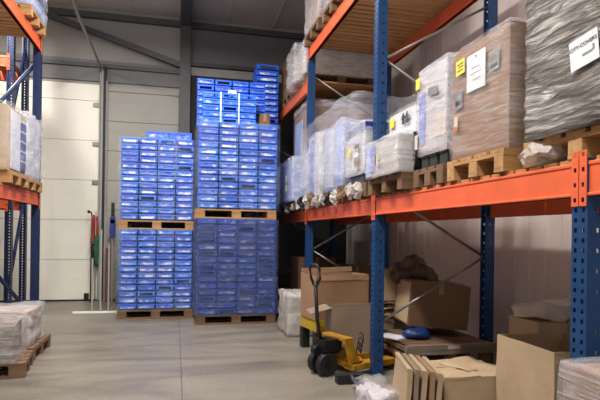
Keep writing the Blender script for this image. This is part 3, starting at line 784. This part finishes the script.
bmesh.ops.smooth_vert(b.bm, verts=b.bm.verts, factor=.6, use_axis_x=True, use_axis_y=True, use_axis_z=True)
b.wob(.06, 4, 3)
for v in b.bm.verts: v.co.z = max(0, v.co.z)
b.build('contents', 'whitebag', t, smooth=True)
shell(.46, .68, .58, 9, .03, 12, 5).build('plastic_cover', 'filmbag', t, smooth=True)
# dark cartons at the far end under the rack
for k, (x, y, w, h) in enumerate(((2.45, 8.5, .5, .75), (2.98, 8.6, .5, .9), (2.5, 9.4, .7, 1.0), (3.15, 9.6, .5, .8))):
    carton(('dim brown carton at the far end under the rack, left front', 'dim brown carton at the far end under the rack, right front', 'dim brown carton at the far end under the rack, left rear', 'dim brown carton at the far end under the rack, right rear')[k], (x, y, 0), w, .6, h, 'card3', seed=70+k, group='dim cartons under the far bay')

# ------------------------------------------------------------------ stillage with broken cartons, middle bay floor
t = thing('wooden_stillage', 'low wooden stillage with thick front plank under the rack', 'stillage', (2.73, 5.18, 0))
for y in (-.40, .0, .40):
    b = B(); b.box(-.45, .45, y-.05, y+.05, 0, .1); b.build('runner', 'woodd', t, bevel=.004)
for k in range(7):
    b = B(); y = -.40+.133*k; b.box(-.45, .45, y-.055, y+.055, .30, .325); b.build('deck_board', 'woodr', t, bevel=.003)
b = B(); b.box(-.53, .53, -.485, -.455, .235, .335); b.build('front_plank', 'woodg', t, bevel=.004)
for x in (-.39, 0, .39):
    for y in (-.40, 0, .40):
        b = B(); b.box(x-.05, x+.05, y-.05, y+.05, .1, .30); b.build('block', 'woodr', t, bevel=.004)
for z in (.16, .24):
    b = B(); b.box(-.465, -.445, -.46, .45, z, z+.05); b.build('side_slat', 'woodr', t, bevel=.003)
b = B(); b.box(-.08, .06, -.486, -.4851, .29, .325); b.build('paper_label', 'cardwhite', t)
SZ = .325
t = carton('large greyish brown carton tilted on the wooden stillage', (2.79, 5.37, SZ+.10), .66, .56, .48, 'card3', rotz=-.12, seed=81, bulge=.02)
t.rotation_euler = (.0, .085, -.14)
b = B(); b.box(-.339, -.334, -.26, .26, .02, .46); b.build('lit_side', 'card2', t); b = None  # lighter board paints the light falling on this side
t = thing('plastic_bag', 'crumpled dark brown bag on top of the tilted carton', 'bag', (2.66, 5.55, SZ+.54))
b = B(); b.blob((0, 0, .12), (.27, .2, .16), 4); b.wob(.12, 4, 2); b.wob(.05, 11, 5)
for v in b.bm.verts: v.co.z = max(0, v.co.z)
b.build('bag_body', 'dusty', t, smooth=True)
b = B(); b.prism([(-.03, .2), (.05, .22), (.1, .3), (0, .27)], 'y', -.02, .02); b.build('bag_corner', 'dusty', t)
carton('small torn tan carton beside the brown bag', (2.40, 5.72, .66), .17, .2, .36, 'card2', rotz=.3, seed=83, bulge=.03)
for k in range(6):
    b = B(); b.box(-.16, .16, -.12, .12, -.004, .004, cuts=3); b.wob(.02, 6, k)
    tag(b.build('cardboard_scrap', ('card2', 'cardwhite', 'card')[k % 3], loc=(2.40+.012*k, 5.85-.01*k, .42+.045*k), rot=(.15*math.sin(k*2), .25*math.cos(k*1.7), k*.5)),
        'loose cardboard scrap in the pile beside the blue post, %s from bottom' % ORD[k], 'cardboard scrap', 'cardboard scraps')
b = B(); b.box(-.13, .13, -.14, .14, 0, .42, cuts=3); b.wob(.02, 5, 9)
for v in b.bm.verts: v.co.z = max(0, v.co.z)
tag(b.build('scrap_box', 'card2', loc=(2.41, 5.88, 0)), 'tan box under the cardboard scraps beside the blue post', 'carton')
b = B(); b.blob((0, 0, .05), (.15, .12, .065), 4); b.wob(.04, 7, 4)
for v in b.bm.verts: v.co.z = max(0, v.co.z)
tag(b.build('blue_bag', 'bluebag', loc=(2.50, 5.1, SZ), smooth=True), 'bright blue plastic bag squeezed under the tilted carton', 'bag')
b = B(); b.box(-.1, .1, -.15, .15, 0, .012)
tag(b.build('white_board', 'white', loc=(2.28, 5.2, SZ), rot=(0, 0, .5)), 'white sheet lying at the left corner of the stillage', 'sheet')

# ------------------------------------------------------------------ front bay floor
# bundle of flattened cartons standing on edge
for k in range(5):
    x = 1.78+.064*k
    b = B(); b.box(-.019, .019, -.28, .28, 0, .40-.012*k, cuts=4); b.wob(.012, 4, k)
    b.box(-.022, .012, -.28, .28, .385-.012*k, .41-.012*k)
    for v in b.bm.verts: v.co.z = max(0, v.co.z)
    tag(b.build('flattened_carton', ('card2', 'card4', 'card2', 'card', 'card2')[k], loc=(x, 3.90, 0), rot=(0, .06, -.25)), 'flattened tan carton standing on edge, %s from the left of the bundle' % ORD[k], 'flattened carton', 'flattened cartons')
t = open_carton('closed-up tan carton with crumpled top flaps in the front', (2.41, 3.98, 0), .60, .52, .285, 'card2', rotz=-.05, flaps=(3, 1, 4, 2), seed=91, fl=.48, jag=.02)
b = B(); b.box(-.2, .22, -.16, .16, 0, .006, cuts=5); b.wob(.025, 6, 3)
tag(b.build('cardboard_sheet', 'card2', loc=(2.48, 4.05, .305), rot=(.05, .04, .4), smooth=True), 'crumpled pale cardboard sheet on top of the front tan carton', 'cardboard sheet')
t = open_carton('open pale tan carton with dark inside left of the near post', (2.79, 3.32, 0), .62, .63, .645, 'card2', rotz=0, flaps=(None, None, 262, None), seed=93, fl=.12)
carton('tan carton behind the open carton by the near post', (3.28, 3.98, 0), .62, .4, .70, 'card2', seed=95, bulge=.01)
t = thing('plastic_bag', 'white plastic bag lying on the tan carton by the near post', 'bag', (3.31, 3.96, .70))
b = B(); b.box(-.32, .32, -.18, .18, 0, .14, cuts=8)
bmesh.ops.smooth_vert(b.bm, verts=b.bm.verts, factor=.8, use_axis_x=True, use_axis_y=True, use_axis_z=True)
b.wob(.07, 4, 6); b.wob(.02, 13, 1)
for v in b.bm.verts: v.co.z = max(0, v.co.z)
b.build('bag_body', 'whitebag', t, smooth=True)
# crumpled film on the floor before the bundle
t = thing('plastic_sheet', 'crumpled clear plastic sheet on the floor before the flattened cartons', 'plastic sheet', (1.66, 4.12, 0))
b = B(); b.box(-.15, .15, -.28, .28, 0, .14, cuts=12)
bmesh.ops.smooth_vert(b.bm, verts=b.bm.verts, factor=.8, use_axis_x=True, use_axis_y=True, use_axis_z=True)
b.wob(.09, 5, 2); b.wob(.03, 16, 7)
for v in b.bm.verts: v.co.z = max(0, v.co.z)
b.build('sheet', 'filmlight', t, smooth=True)
b = B(); b.box(-.1, .1, -.2, .2, 0, .1, cuts=9); b.wob(.06, 6, 1); b.wob(.04, 18, 2)
for v in b.bm.verts: v.co.z = max(0, v.co.z)
b.build('inner_folds', 'lavboard', t, smooth=True)
# wrapped stack at the lower right corner
pallet('pallet under the wrapped cartons in the lower right corner', (1.96, 1.55, 0), .7, .8, 0, 'wood')
for k in range(2):
    carton('rosy film-wrapped carton in the lower right corner, %s' % ('lower', 'upper')[k], (1.93, 1.57, .144+.362*k), .58, .70, .36, 'cardpink', seed=97+k, wrap='film', group='wrapped cartons in the corner', amp=.008)

# ------------------------------------------------------------------ light and camera
def area(name, loc, sx, sy, e, col=(1, .95, .87), rot=(0, 0, 0)):
    l = bpy.data.lights.new(name, 'AREA'); l.shape = 'RECTANGLE'; l.size = sx; l.size_y = sy; l.energy = e; l.color = col
    o = bpy.data.objects.new(name, l); C.objects.link(o); o.location = loc; o.rotation_euler = rot; return o
LC = (1, .97, .93)
for y, e in ((-1.5, 130), (2., 190), (5.0, 250), (7.4, 120)):
    area('door_fill_lamp', (-.35, y, 5.45), .35, 1.6, e*.82, LC)
    area('ceiling_fill_uplight', (-.35, y, 5.5), .35, 1.6, e*.32, LC, (PI, 0, 0))  # unseen uplight added to brighten the ceiling and back wall
area('door_fill_lamp', (-3.4, 8.6, 5.4), .35, 1.6, 200, LC)  # extra lamp added off the aisle to brighten the white door
w = bpy.data.worlds.new('World'); SC.world = w; w.use_nodes = True
w.node_tree.nodes['Background'].inputs[0].default_value = (.9, .95, 1, 1); w.node_tree.nodes['Background'].inputs[1].default_value = .58

F, VPX, HY = 520., 176., 234.7
yaw = math.atan((300-VPX)/F); roll = .014
cam = bpy.data.cameras.new('Camera'); co = bpy.data.objects.new('Camera', cam); C.objects.link(co)
cam.sensor_width = 36; cam.lens = 36*F/600; cam.clip_start = .05
cam.shift_y = (HY-200)/600
co.location = (0, 0, 1.41)
rm = Matrix.Rotation(-yaw, 3, 'Z') @ Matrix.Rotation(PI/2, 3, 'X') @ Matrix.Rotation(roll, 3, 'Z')
co.rotation_euler = rm.to_euler()
SC.camera = co
SC.cycles.max_bounces = 8; SC.cycles.transparent_max_bounces = 14
SC.cycles.use_denoising = True
vs = SC.view_settings; vs.view_transform = 'Standard'; vs.look = 'None'; vs.gamma = 1; vs.use_curve_mapping = False; vs.exposure = .15
